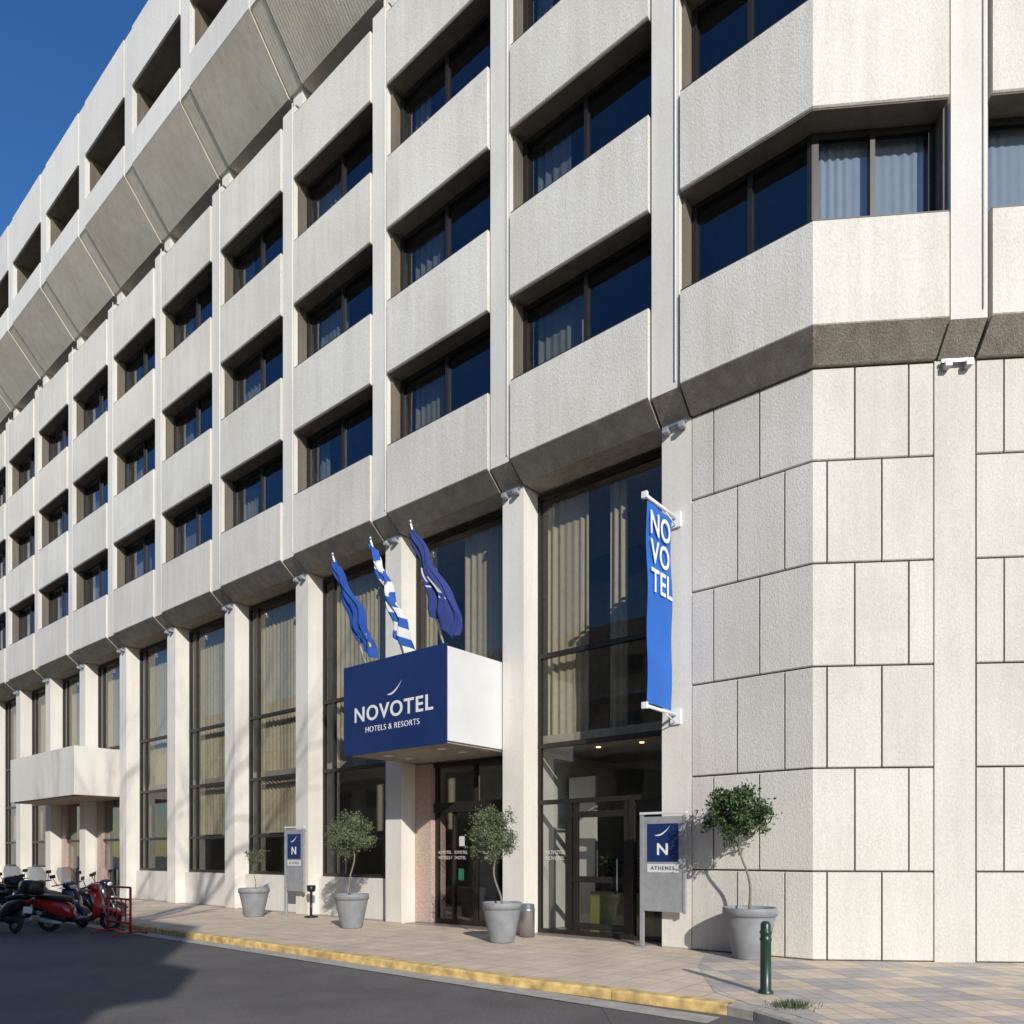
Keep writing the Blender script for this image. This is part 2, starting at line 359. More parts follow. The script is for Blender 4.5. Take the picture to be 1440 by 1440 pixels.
def window(kind,i,b,z0,z1,w,fl):
    p=shrink(b,.09)
    win.bx(p,w-.05,w+.05,z0,z0+.07,'frame'); win.bx(p,w-.05,w+.05,z1-.07,z1,'frame')
    gl.sheet(p,w,z0+.03,z1-.03,'glassU')
    if kind=='c':
        segs=[(1,p[0][1],SC),(2,0.0,p[-1][1])]
        win.sweep([(1,SC+.06),('c',0),(2,.06)],[(w-.055,z0+.001),(w+.055,z0+.001),(w+.055,z1-.001),(w-.055,z1-.001)],'frame')
    else: segs=[(p[0][0],p[0][1],p[1][1])]
    for seg,a,bb in segs:
        vbar(win,seg,a,w,.04,z0+.002,z1-.002,.053)
        if not(kind=='c') or seg==2: vbar(win,seg,bb,w,.04,z0+.002,z1-.002,.053)
        mid=(a+bb)/2; vbar(win,seg,mid,w,.035,z0+.002,z1-.002,.056)
        lo,hi=min(a,bb),max(a,bb); sp=hi-lo
        for q0,q1 in ((lo+.05,mid-.04),(mid+.04,hi-.05)):
            if q1-q0<.3: continue
            win.bx([(seg,q0),(seg,q1)],w-.04,w-.012,z0+.075,z0+.115,'frame'); win.bx([(seg,q0),(seg,q1)],w-.04,w-.012,z1-.115,z1-.075,'frame')
        if seg==2:
            cur.curtain(seg,lo+.05,hi-.05,w-.13,z0-.1,z1+.05,'sheer',.13,.02)
        else:
            cov=random.choice([.25,.35,.45,.3,.15,.2]); cov2=random.choice([.0,.12,.2,.0])
            kk=random.choice(['curtd','curt','curtd','curtd'])
            if kind=='c': cov=0.0; cov2=0
            if cov: cur.curtain(seg,hi-sp*cov,hi-.03,w-.3,z0-.1,z1+.05,kk)
            if cov2: cur.curtain(seg,lo+.03,lo+sp*cov2,w-.3,z0-.1,z1+.05,kk)
for kind,i,b in bays:
    for fl,s_ in enumerate(sills):
        if fl<3: window(kind,i,b,s_-.1,s_+1.60-.004,.02,fl)
        else: window(kind,i,b,s_-.1,21.55,-.3,fl)
inn=MB('interior_structure')
for z in (12.33,15.55,18.77): inn.bx(full,-4,-.16,z,z+.18,'lobby')
inn.bx(full,-4,-.61,8.9,9.1,'lobby')
inn.bx(full,-4,-.61,3.78,3.98,'lobby')
inn.bx(full,-12,-.1,-.05,.012,'floorin')
inn.bx(full,-4.2,-4.0,9.1,26.3,'dark')
inn.bx(full,-6.2,-6.0,.02,9.1,'lobby')
for seg,c in pils:
    inn.bx([(seg,c-.08),(seg,c+.08)],-3.99,-.16,9.11,21.2,'dark')
inn.bx([(1,S0+PIT*NM+.28),(1,S0+PIT*NM+.5)],-12,.2,0,26.4,'conc')
inn.bx([(2,A0+PIT*NR+.28),(2,A0+PIT*NR+.5)],-12,.2,0,26.4,'conc')
inn.bx(full,-12.2,-12,0,26.4,'conc')
inn.obj(hotel)
gr=MB('ground_storey')
for seg,c in pils[:NM+1]:
    h=PW/2
    gr.sweep([(1,c-h),(1,c+h)],[(-.015,0.0),(0,.02),(0,8.845),(-.6,8.845),(-.6,0)],'pil')
GW=-.5
def gframes(i,b,levels,z0,mull):
    p=list(b); s0=p[0][1]; s1=p[1][1]
    for z in levels: gr.bx(p,GW-.05,GW+.05,z-.045,z+.045,'frame')
    for c in [s0+.035,s1-.035]+mull: vbar(gr,1,c,GW,.035,z0,8.78,.045)
    gl.sheet(p,GW,z0,8.8,'glassG')
for kind,i,b in bays:
    if kind!='m': continue
    s0=b[0][1]; s1=b[1][1]
    if i==0:
        gframes(i,b,[8.74,5.55,3.75,2.62,.05],0,[])
        for c in (8.27,6.88,): vbar(gr,1,c,GW+.01,.05,.05,2.6,.05)
        vbar(gr,1,7.02,GW,.03,.05,2.6,.03);
        for z in (.2,1.1,2.35): gr.bx([(1,6.93),(1,8.22)],GW-.03,GW+.03,z-.06,z+.06,'frame')
        vbar(gr,1,8.13,GW,.05,.05,2.6,.035); vbar(gr,1,6.98,GW,.06,.05,2.6,.035)
        gr.tube([F(1,7.15,GW+.1,.9),F(1,7.15,GW+.1,1.5)],.018,'steel',6)
        cur.curtain(1,8.0,9.0,-.75,4.0,8.7,'curt'); cur.curtain(1,7.15,7.55,-.8,4.0,8.7,'curt')
        gr.bx([(1,6.1),(1,6.7)],-1.5,-1.45,.05,3.7,'white'); gr.bx([(1,8.35),(1,9.0)],-1.6,-1.5,.05,3.2,'white')
        gr.bx([(1,6.6),(1,8.0)],-1.1,-.8,.02,.85,'lime')
        gr.bx([(1,9.2),(1,9.4)],-5.9,-.7,.02,3.7,'white')
    elif i==1:
        gr.bx(b,GW-.05,GW+.05,8.70,8.79,'frame'); gr.bx(b,GW-.05,GW+.05,5.5,5.59,'frame')
        for c in (s0+.035,s1-.035): vbar(gr,1,c,GW,.035,3.7,8.78,.045)
        gl.sheet(b,GW,3.7,8.8,'glassG')
        cur.curtain(1,9.62,11.3,-.75,4.0,8.7,'curt'); cur.curtain(1,12.2,12.55,-.75,4.0,8.7,'curt')
        gr.bx([(1,12.08),(1,12.60)],-.9,-.42,0.02,3.63,'marble')
        for z in (3.6,2.62): gr.bx([(1,9.6),(1,12.07)],-.65,-.5,z-.05 if z>3 else z-.1,z+.05 if z>3 else z+.12,'frame')
        for c in (9.63,10.85,12.03): vbar(gr,1,c,-.6,.035,2.74,3.55,.05)
        for c,hw in ((9.65,.04),(10.18,.03),(10.82,.025),(10.88,.025),(11.5,.03),(12.03,.04)): vbar(gr,1,c,-.6,hw,.03,2.52,.045)
        gr.bx([(1,9.7),(1,12.0)],-.64,-.56,.03,.12,'frame')
        gl.sheet([(1,9.62),(1,12.05)],-.6,.05,2.55,'glassG'); gl.sheet([(1,9.62),(1,12.05)],-.6,2.7,3.58,'glassG')
        gr.bx([(1,9.7),(1,10.3)],-2.0,-1.8,.02,3.7,'white'); gr.bx([(1,11.3),(1,12.0)],-2.2,-2.0,.02,3.7,'white')
        gr.bx([(1,10.1),(1,11.2)],-4.6,-4.2,.02,1.1,'marble')
        gr.bx([(1,11.2),(1,11.36)],-.585,-.582,1.0,1.26,'sticker')
        gr.bx([(1,11.18),(1,11.34)],-.585,-.582,1.76,1.98,'frost')
    else:
        open_entry = i in (6,7)
        z0=1.0
        gframes(i,b,[8.74,5.55,3.75,2.1]+([] if open_entry else [z0+.04]),z0,[s1-.45] )
        if not open_entry:
            gr.bx(b,-.65,-.32,0.0,z0-.004,'pil')
            if i not in (2,5): cur.curtain(1,s0+.05,s1-.05,-.75,2.2,8.7,'curt')
            else: cur.curtain(1,s0+.6,s1-.2,-.75,4.0,8.7,'curt')
        else:
            gr.bx([(1,s0+.05),(1,s0+.7)],-.7,-.4,.02,3.6,'marble')
            gr.bx([(1,s1-.5),(1,s1-.05)],-.7,-.4,.02,3.6,'marble')
            gl.sheet(b,GW-.1,.02,1.0,'glassG')
            for c in (s0+1.2,s0+1.9): vbar(gr,1,c,GW-.1,.04,.02,3.7,.05)
            cur.curtain(1,s0+.05,s1-.05,-.75,4.0,8.7,'curt')
for seg,c in pils:
    o=F(seg,c,.0,8.72); nn=n1 if seg==1 else n2; dd=d1 if seg==1 else d2
    mx=mframe(o,dd,nn,UP)
    gr.box(mx,-.22,.22,.03,.09,.05,.09,'steel'); gr.box(mx,-.19,-.1,.02,.14,-.03,.049,'silver'); gr.box(mx,.1,.19,.02,.14,-.03,.049,'silver')
    o=F(seg,c,.12,20.63); mx=mframe(o,dd,nn,UP)
    gr.box(mx,-.22,.22,.1,.2,.06,.1,'steel'); gr.box(mx,-.2,-.08,.05,.22,.0,.059,'silver')
for s_,w_ in ((7.2,-1.4),(8.2,-1.4)):
    gr.lathe(mframe(F(1,s_,w_,3.76),d1,n1,UP),[(0,0),(.04,0),(.05,.015)],'bulb',12)
gr.lathe(mframe(F(1,7.75,-1.2,5.75),d1,n1,UP),[(0,-.05),(.05,-.03),(.07,.0),(.05,.04),(0,.05)],'bulb',12)
gr.obj(hotel)
for zz,bb in ((1.62,'NOVOTEL NOVOTEL'),(1.50,'HOTELS NOVOTEL')):
    text('door_lettering',bb,F(1,11.55,-.57,zz),-d1,UP,n1,.10,'frost',hotel,ext=.001)
    text('door_lettering',bb,F(1,10.15,-.57,zz),-d1,UP,n1,.10,'frost',hotel,ext=.001)
    text('door_lettering','NOVOTEL',F(1,8.62,-.47,zz),-d1,UP,n1,.10,'frost',hotel,ext=.001)
    text('door_lettering','NOVOTEL',F(1,6.45,-.47,zz),-d1,UP,n1,.10,'frost',hotel,ext=.001)
tl=MB('slab_clad_wall')
tl.bx([(1,S0-PW/2-.005),('c',0),(2,A0+PIT*NR+.27)],-.6,-.045,0,8.849,'joint')
rows=[0]+[1.33,2.87,4.39,5.93,7.46]+[8.845]
def slab(seg,c0,c1,z0,z1,corner=None):
    g=.013
    w=0.0+random.uniform(-.006,.0)
    cc=.012
    path=corner if corner else [(seg,c0+g),(seg,c1-g)]
    tl.sweep(path,[(-.046,z0+g),(w-cc,z0+g),(w,z0+g+cc),(w,z1-g-cc),(w-cc,z1-g),(-.046,z1-g)],'tile')
for r_ in range(6):
    z0,z1=rows[r_],rows[r_+1]
    if r_%2==0: aj=[.207,.992,1.73]; sj=[3.94,4.69,5.475]
    else: aj=[.606,1.375,1.73]; sj=[4.33,5.09,5.475]
    g=.013
    slab(0,0,0,z0,z1,corner=[(1,sj[0]-g),('c',0),(2,aj[0]-g)])
    for u,v in zip(sj[:-1],sj[1:]): slab(1,u,v,z0,z1)
    for u,v in zip(aj[:-1],aj[1:]): slab(2,u,v,z0,z1)
    for j in range(NR):
        base=A0+PIT*j+.30; end=A0+PIT*(j+1)-.30
        cuts=[base]+[base+(.39 if r_%2 else .78)+.78*k for k in range(3 if r_%2==0 else 4)]
        cuts=[c for c in cuts if c<end-.1]+[end]
        for u,v in zip(cuts[:-1],cuts[1:]): slab(2,u,v,z0,z1)
for j in range(NR+1):
    c=A0+PIT*j
    tl.bx([(2,c-.285),(2,c+.285)],-.046,.002,0,8.846,'tile')
tl.obj(hotel)
win.obj(hotel); gl.obj(hotel,False); cur.obj(hotel,False)

can=empty('entrance_canopy_sign')
c_=MB('canopy_box')
c_.bx([(1,9.62),(1,12.60)],-.4,1.56,3.70,5.46,'white')
c_.bx([(1,9.60),(1,12.62)],1.562,1.60,3.64,5.5,'navy')
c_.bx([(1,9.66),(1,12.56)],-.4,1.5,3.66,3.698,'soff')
for s_ in (10.3,11.9):
    for w_ in (.4,1.0):
        c_.lathe(mframe(F(1,s_,w_,3.64),d1,n1,UP),[(0,0),(.09,0),(.1,.02)],'lamp',16)
c_.obj(can)
X=-d1
text('canopy_sign_lettering','NOVOTEL',F(1,11.11,1.603,4.44),X,UP,n1,.42,'lettering',can,bold=.007,sx=1.10,spacing=1.14)
text('canopy_sign_subtitle','HOTELS & RESORTS',F(1,11.11,1.603,4.12),X,UP,n1,.165,'lettering',can,bold=-.001,spacing=1.12)
def swoosh(mb,o,x,y,z,sc_,k):
    n=14; vs=[];fs=[]
    for i in range(n+1):
        t=i/n; px=-.5+t; py=.05+.55*t**2.2; th=.11*math.sin(math.pi*t)**.8*(1-.3*t)
        for q in (py-.02,py-th-.02): vs.append(Vector(o)+Vector(x)*px*sc_+Vector(y)*q*sc_+Vector(z)*.004)
    for i in range(n): fs.append([2*i,2*i+1,2*i+3,2*i+2])
    mb.add(vs,fs,k)
sw=MB('canopy_sign_emblem'); swoosh(sw,F(1,11.02,1.603,4.75),X,UP,n1,.45,'lettering'); sw.obj(can,False)
c2=MB('side_canopy')
c2.bx([(1,27.6),(1,34.0)],-.4,1.40,3.62,5.3,'pil')
c2.bx([(1,27.7),(1,33.9)],-.4,1.3,3.58,3.618,'soff')
side=empty('side_entrance_canopy'); c2.obj(side)
def greek(name):
    m,nt,b=newmat(name); L=nt.links.new
    uv=N(nt,'ShaderNodeUVMap'); sp=N(nt,'ShaderNodeSeparateXYZ'); L(uv.outputs[0],sp.inputs[0])
    mu=N(nt,'ShaderNodeMath',operation='MULTIPLY'); mu.inputs[1].default_value=4.5; L(sp.outputs[1],mu.inputs[0])
    fr=N(nt,'ShaderNodeMath',operation='FRACT'); L(mu.outputs[0],fr.inputs[0])
    gt=N(nt,'ShaderNodeMath',operation='GREATER_THAN'); gt.inputs[1].default_value=.5; L(fr.outputs[0],gt.inputs[0])
    mx=N(nt,'ShaderNodeMix',data_type='RGBA'); L(gt.outputs[0],mx.inputs[0]); mx.inputs[6].default_value=(.02,.10,.42,1); mx.inputs[7].default_value=(.72,.72,.72,1)
    L(mx.outputs[2],b.inputs['Base Color']); b.inputs['Roughness'].default_value=.8
    return m
M['greek']=greek('striped_flag_cloth')
def euflag(name,c0,c1,th,ymax):
    m,nt,b=newmat(name); L=nt.links.new
    uv=N(nt,'ShaderNodeUVMap'); vo=N(nt,'ShaderNodeTexVoronoi'); vo.inputs['Scale'].default_value=7; L(uv.outputs[0],vo.inputs['Vector'])
    lt=N(nt,'ShaderNodeMath',operation='LESS_THAN'); lt.inputs[1].default_value=th; L(vo.outputs['Distance'],lt.inputs[0])
    sp=N(nt,'ShaderNodeSeparateXYZ'); L(uv.outputs[0],sp.inputs[0])
    g2=N(nt,'ShaderNodeMath',operation='LESS_THAN'); g2.inputs[1].default_value=ymax; L(sp.outputs[1],g2.inputs[0])
    ml=N(nt,'ShaderNodeMath',operation='MULTIPLY'); L(lt.outputs[0],ml.inputs[0]); L(g2.outputs[0],ml.inputs[1])
    mx=N(nt,'ShaderNodeMix',data_type='RGBA'); L(ml.outputs[0],mx.inputs[0]); mx.inputs[6].default_value=c0; mx.inputs[7].default_value=c1
    L(mx.outputs[2],b.inputs['Base Color']); b.inputs['Roughness'].default_value=.8
    return m
M['eu']=euflag('star_flag_cloth',(.012,.07,.33,1),(.6,.5,.12,1),.2,.6)
def letterflag(name):
    m,nt,b=newmat(name); L=nt.links.new
    uv=N(nt,'ShaderNodeUVMap'); br=N(nt,'ShaderNodeTexBrick'); br.inputs['Scale'].default_value=1; br.inputs['Brick Width'].default_value=.09; br.inputs['Row Height'].default_value=.2; br.inputs['Mortar Size'].default_value=.022
    br.inputs['Color1'].default_value=(1,1,1,1); br.inputs['Color2'].default_value=(1,1,1,1); br.inputs['Mortar'].default_value=(0,0,0,1)
    L(uv.outputs[0],br.inputs['Vector'])
    sp=N(nt,'ShaderNodeSeparateXYZ'); L(uv.outputs[0],sp.inputs[0])
    ms=[]
    for idx,(lo,hi) in ((1,(.36,.60)),(0,(.10,.75))):
        g=N(nt,'ShaderNodeMath',operation='GREATER_THAN'); g.inputs[1].default_value=lo; L(sp.outputs[idx],g.inputs[0])
        l=N(nt,'ShaderNodeMath',operation='LESS_THAN'); l.inputs[1].default_value=hi; L(sp.outputs[idx],l.inputs[0])
        q=N(nt,'ShaderNodeMath',operation='MULTIPLY'); L(g.outputs[0],q.inputs[0]); L(l.outputs[0],q.inputs[1]); ms.append(q)
    q=N(nt,'ShaderNodeMath',operation='MULTIPLY'); L(ms[0].outputs[0],q.inputs[0]); L(ms[1].outputs[0],q.inputs[1])
    q2=N(nt,'ShaderNodeMath',operation='MULTIPLY'); L(q.outputs[0],q2.inputs[0]); L(br.outputs['Color'],q2.inputs[1])
    mx=N(nt,'ShaderNodeMix',data_type='RGBA'); L(q2.outputs[0],mx.inputs[0]); mx.inputs[6].default_value=(.02,.04,.19,1); mx.inputs[7].default_value=(.6,.62,.66,1)
    L(mx.outputs[2],b.inputs['Base Color']); b.inputs['Roughness'].default_value=.8
    return m
M['flagn']=letterflag('navy_flag_cloth')
def flag(s_,clothk,wd,seed):
    random.seed(seed)
    e=empty('flag_on_pole')
    p=MB('pole'); A=F(1,s_,1.5,5.46); B=F(1,s_,2.35,7.5)
    p.tube([A,B],[.025,.018],'lettering',8); p.lathe(mframe(B,d1,n1,UP),[(0,.06),(.03,.04),(.035,0),(0,-.03)],'steel',10); p.obj(e)
    H=44; Wn=40; vs=[];fs=[];uvs=[]
    ph=[random.random()*6 for _ in range(6)]
    for i in range(H+1):
        v=i/H
        base=B+(A-B)*(.03+.66*v)
        for j in range(Wn+1):
            u=j/Wn
            spread=wd*(.12+.95*math.sin(min(1,v*1.05)*math.pi/2)**1.1)*(1+.14*math.sin(v*9+ph[0]))
            fold=.08*(.35+v)*math.sin(u*15+ph[1]+v*2.6+.6*math.sin(v*6+ph[2]))+.036*math.sin(u*33+v*8+ph[3])+.03*math.sin(v*17+u*6+ph[4])
            off=(-n1)*(spread*u*.42)+X*(spread*u*.62)
            side=d1*fold*.8+(n1*.8)*fold
            drop=-UP*(.08*u*v+.75*u*(1-u*.35)*(.30+.70*v)+.05*math.sin(u*12+ph[5])*v)
            vs.append(base+off+side*min(1,u*6+.1)+drop); uvs.append((u,1-v))
    for i in range(H):
        for j in range(Wn): a=i*(Wn+1)+j; fs.append([a,a+1,a+Wn+2,a+Wn+1])
    me=bpy.data.meshes.new('cloth'); me.from_pydata([tuple(x) for x in vs],[],fs); me.materials.append(M[clothk])
    ul=me.uv_layers.new(name='UVMap')
    for l in me.loops: ul.data[l.index].uv=uvs[l.vertex_index]
    for q in me.polygons: q.use_smooth=True
    o=bpy.data.objects.new('cloth',me); sc.collection.objects.link(o); o.parent=e
flag(9.75,'flagn',.66,3); flag(10.85,'greek',.42,8); flag(12.0,'eu',.58,5)
random.seed(11)
ban=empty('hanging_banner')
bm_=MB('banner_cloth')
vs=[];fs=[];n=24;mm=4
for i in range(n+1):
    z=7.18-(7.18-3.98)*i/n
    for j in range(mm+1):
        w=.17+.83*j/mm; vs.append(F(1,5.75+.02*math.sin(i*.5)*math.sin(math.pi*i/n)+.012*math.sin(j*1.5+i*.3),w,z))
for i in range(n):
    for j in range(mm): a=i*(mm+1)+j; fs.append([a,a+1,a+mm+2,a+mm+1])
bm_.add(vs,fs,'blue',True); bm_.obj(ban,False)
bk=MB('banner_brackets')
for z in (7.24,3.93):
    bk.tube([F(1,5.75,.0,z),F(1,5.75,1.06,z)],.03,'lettering',8)
    bk.box(mframe(F(1,5.75,0,z),d1,n1,UP),-.09,.09,0,.04,-.16,.1,'lettering')
    bk.tube([F(1,5.75,.02,z-.13),F(1,5.75,.4,z-.02)],.012,'lettering',6)
    bk.box(mframe(F(1,5.75,1.06,z),d1,n1,UP),-.045,.045,-.02,.04,-.05,.05,'lettering')
bk.obj(ban)
Xb=-n1; Zb=-d1
for tx,z in (('NO',6.84),('VO',6.39),('TEL',5.94)):
    text('banner_lettering',tx,F(1,5.71,.63 if tx!='TEL' else .575,z),Xb,UP,Zb,.52,'lettering',ban,bold=.006,sx=.82,spacing=1.06,ext=.002)
def totem(s_,name='totem_sign'):
    e=empty(name); t=MB('panel_and_post'); mx=mframe(F(1,s_,.16,0),X,n1,UP)
    t.box(mx,-.44,-.38,-.03,.03,.0,2.26,'silver'); t.box(mx,.36,.40,-.03,.03,.6,2.24,'silver')
    t.box(mx,-.378,.358,-.025,.02,.62,2.22,'silver')
    t.box(mx,-.44,.42,-.04,.04,2.262,2.30,'white')
    t.box(mx,-.30,.28,.021,.026,1.46,2.10,'navy'); t.box(mx,-.30,.28,.021,.026,1.28,1.42,'white')
    t.box(mx,-.50,-.32,-.1,.1,.0,.02,'silver')
    swoosh(t,mx@Vector((-.01,.03,1.90)),X,UP,n1,.30,'lettering')
    t.obj(e,False)
    text('letter','N',mx@Vector((-.01,.03,1.66)),X,UP,n1,.27,'lettering',e,bold=.006,ext=.002,sx=1.1)
    text('caption','ATHENES',mx@Vector((-.01,.03,1.35)),X,UP,n1,.085,'navy',e,ext=.002,spacing=1.3)
totem(5.90); totem(16.5)

# ------------------------------------------------------------ ground
g_=MB('ground'); g_.add([(-400,-400,-.15),(400,-400,-.15),(400,400,-.15),(-400,400,-.15)],[[0,1,2,3]],'kerb'); g_.obj(None,False)
rd=MB('road'); rd.add([F(1,150,24,-.12),F(1,-150,24,-.12),F(1,-150,2,-.12),F(1,150,2,-.12)],[[0,1,2,3]],'asph')
rd.obj(None,False)
r2=MB('side_road'); r2.add([Vector((1,9,-.116)),Vector((80,2.5,-.116)),Vector((80,-14,-.116)),Vector((1,-14,-.116))],[[0,1,2,3]],'asph'); r2.obj(None,False)
main_edge=[F(1,c,3.86,0) for c in (90,60,40,30,20,12,6)]
cornerpts=[Vector((2.40,7.93,0)),Vector((2.62,7.62,0)),Vector((2.78,7.2,0)),Vector((2.95,6.75,0)),Vector((3.3,6.35,0)),Vector((4.0,6.1,0)),Vector((30,3.85,0))]
def slabpoly(name,pts,z0,z1,k):
    mb=MB(name); n=len(pts); vs=[(p.x,p.y,z0) for p in pts]+[(p.x,p.y,z1) for p in pts]
    fs=[list(range(n)),list(range(n,2*n))]+[[i,(i+1)%n,(i+1)%n+n,i+n] for i in range(n)]
    mb.add(vs,fs,k); return mb.obj(None)
inner=[F(2,26,-.2,0),F('c',0,-.2,0),F(1,90,-.2,0)]
slabpoly('sidewalk',main_edge+cornerpts+inner,-.119,-.004,'pave')
pl=MB('corner_paving')
pts=[F(1,5.2,0.01,0),F(1,4.6,1.6,0),F(1,3.6,3.3,0)]+[Vector((2.52,7.84,0)),Vector((2.66,7.62,0)),Vector((2.82,7.2,0)),Vector((2.99,6.75,0)),Vector((3.33,6.39,0)),Vector((4.0,6.14,0)),Vector((30,3.9,0)),F(2,26,0,0),F('c',0,.0,0)]
pl.add([(p.x,p.y,.0) for p in pts],[list(range(len(pts)))],'plaza'); pl.obj(None,False)
def offs(pts,d):
    out=[]
    for i,p in enumerate(pts):
        t=(pts[min(i+1,len(pts)-1)]-pts[max(i-1,0)]).normalized(); nn=Vector((t.y,-t.x,0)); out.append(p+nn*d)
    return out
def kerb(name,pts,k,wd=.17):
    a=pts; b=offs(pts,wd); 
    mb=MB(name); n=len(pts)
    for i in range(n-1):
        vs=[];fs=[]
        t=(pts[i+1]-pts[i]).normalized()*.006
        for p,q in ((a[i]+t,b[i]+t),(a[i+1]-t,b[i+1]-t)):
            vs+=[(p.x,p.y,-.1155),(p.x,p.y,.004),(p.x*.15+q.x*.85,p.y*.15+q.y*.85,.004),(q.x,q.y,-.02),(q.x,q.y,-.1155)]
        for j in range(5): fs.append([j,(j+1)%5,5+(j+1)%5,5+j])
        fs.append([0,1,2,3,4]); fs.append([5,6,7,8,9])
        mb.add(vs,fs,k)
    return mb.obj(None)
t0=offs([F(1,30,3.86,0),F(1,20,3.86,0)],.1)[0]
sgn=1 if (t0-F(1,30,3.86,0)).dot(n1)>0 else -1
def dens(pts,st=1.0):
    out=[pts[0]]
    for a,b in zip(pts[:-1],pts[1:]):
        n=max(1,int((b-a).length/st))
        for i in range(1,n+1): out.append(a+(b-a)*i/n)
    return out
ym=[F(1,c,3.86,0) for c in (24,20,12,6)]+[cornerpts[0]]
kerb('painted_kerb',dens(ym),'yellow',.17*sgn)
kerb('kerb',dens([F(1,c,3.86,0) for c in (90,60,40,24.01)]),'kerb',.17*sgn)
kerb('kerb',cornerpts,'kerb',.17*sgn)
gt=MB('gutter'); gt.add([F(1,80,4.03,-.110),F(1,3.2,4.03,-.110),F(1,3.2,4.38,-.110),F(1,80,4.38,-.110)],[[0,1,2,3]],'kerb'); gt.obj(None,False)
sw2=MB('far_sidewalk'); sw2.bx([(1,-16),(1,80)],17.2,20.2,-.119,0,'kerb'); sw2.obj(None)

bo=MB('bollard'); base=Vector((2.90,8.42,0)); mx=Matrix.Translation(base)
bo.lathe(mx,[(.085,0),(.085,.03),(.062,.05),(.06,.6),(.068,.61),(.068,.63),(.06,.64),(.06,.68),(.068,.69),(.068,.71),(.058,.72),(.058,.79),(.04,.82),(0,.83)],'green',24); bo.obj(None)
def lbin(name,o,h,r,k):
    b_=MB(name); mx=Matrix.Translation(o)
    b_.lathe(mx,[(0,0.01),(r,.01),(r,h*.8),(r*1.06,h*.82),(r*1.06,h*.86),(r*.96,h*.87),(r*.96,h),(r*.8,h*1.02),(r*.75,h*.98),(0,h*.97)],k,24); b_.obj(None)
lbin('litter_bin',F(1,8.75,.25,0),.62,.14,'steel')
ash=MB('ashtray_stand'); o=F(1,15.6,.3,0); mx=Matrix.Translation(o)
ash.lathe(mx,[(0,.02),(.16,.02),(.16,.0),(.17,.03),(.03,.05),(.03,.62),(.1,.66),(.11,.80),(.0,.8)],'black',20); ash.obj(None)

# ------------------------------------------------------------ potted trees
def leaves(mb,c,R,nl,k,size=.06,nclump=46,squash=1.0):
    cl=[]
    for _ in range(nclump):
        d=Vector((random.gauss(0,1),random.gauss(0,1),random.gauss(0,1))).normalized()
        r=R*(.45+.55*random.random()**.5)*random.uniform(.8,1.08); cl.append((c+Vector((d.x*r,d.y*r,d.z*r*squash)),R*random.uniform(.12,.26)))
    vs=[];fs=[]
    for i in range(nl):
        cc,rr=random.choice(cl)
        p=cc+Vector((random.gauss(0,rr*.55),random.gauss(0,rr*.55),random.gauss(0,rr*.55)))
        a=Vector((random.gauss(0,1),random.gauss(0,1),random.gauss(.2,1))).normalized()
        b=a.cross(Vector((random.gauss(0,1),random.gauss(0,1),random.gauss(0,1)))).normalized()
        l=size*random.uniform(.6,1.2); w=l*.42; o=len(vs)
        nn=a.cross(b)
        vs+=[p,p+a*l*.5+b*w*.5+nn*l*.08,p+a*l,p+a*l*.5-b*w*.5+nn*l*.08]; fs.append([o,o+1,o+2,o+3])
    mb.add(vs,fs,k); return cl
def potted(px,py,potr,poth,cz,R,nl,k,lean=0,size=.06,small=False,cx=0):
    e=empty('potted_tree'); c0=Vector((px,py,0)); mx=Matrix.Translation(c0)
    p=MB('planter_pot'); r0=potr*.62
    p.lathe(mx,[(0,.0),(r0*.95,0),(r0,.02),(potr*.93,poth*.80),(potr*.94,poth*.84),(potr,poth*.845),(potr,poth*.985),(potr*.98,poth),(potr*.92,poth),(potr*.9,poth*.93)],'pot',40)
    p.lathe(mx,[(potr*.905,poth*.93),(0,poth*.95)],'soil',24); p.obj(e)
    t=MB('trunk'); top=Vector((px+cx,py,cz))
    pts=[];rad=[]; n=14
    for i in range(n+1):
        f=i/n; pp=Vector((px,py,poth*.9)).lerp(top,f)+Vector((math.sin(f*5.5+lean)*.05*math.sin(math.pi*f)*1.6,math.cos(f*4+lean)*.03*math.sin(math.pi*f),0)); pts.append(pp); rad.append((.022 if not small else .012)*(1-.5*f))
    t.tube(pts,rad,'bark',8)
    f=MB('foliage'); cl=leaves(f,top,R,nl,k,size,nclump=60 if not small else 14)
    leaves(f,top,R*.62,nl//2,k,size,nclump=40)
    for cc,rr in cl[:40]: t.tube([pts[-3],(pts[-1]+cc)/2+Vector((0,0,-.04)),cc],[.009,.006,.003],'bark',4)
    t.obj(e); f.obj(e,False)
potted(3.62,11.22,.40,.78,2.20,.46,4200,'leafd',.5,.075,cx=-.18)
potted(-.18,13.3,.36,.72,1.97,.47,5200,'leaf',2.5,.05,cx=-.16)
potted(-3.45,15.85,.37,.73,2.0,.52,5200,'leaf',4,.05,cx=-.02)
potted(-6.55,18.7,.38,.72,1.55,.28,420,'leaf',1,.06,small=True,cx=.05)
e=MB('indoor_plant'); leaves(e,F(1,7.3,-.95,1.2),.38,1200,'leafd',.13,nclump=18); e.obj(None,False)
wd=MB('grass_tuft'); vs=[];fs=[]
for i in range(420):
    p=Vector((2.93+random.gauss(0,.10),7.72+random.gauss(0,.08),0.0)); a=Vector((random.gauss(0,.45),random.gauss(0,.45),1)).normalized(); b=Vector((random.gauss(0,1),random.gauss(0,1),0)).normalized(); l=random.uniform(.03,.09); o=len(vs)
    vs+=[p-b*.006,p+b*.006,p+a*l]; fs.append([o,o+1,o+2])
wd.add(vs,fs,'leaf'); wd.obj(None,False)

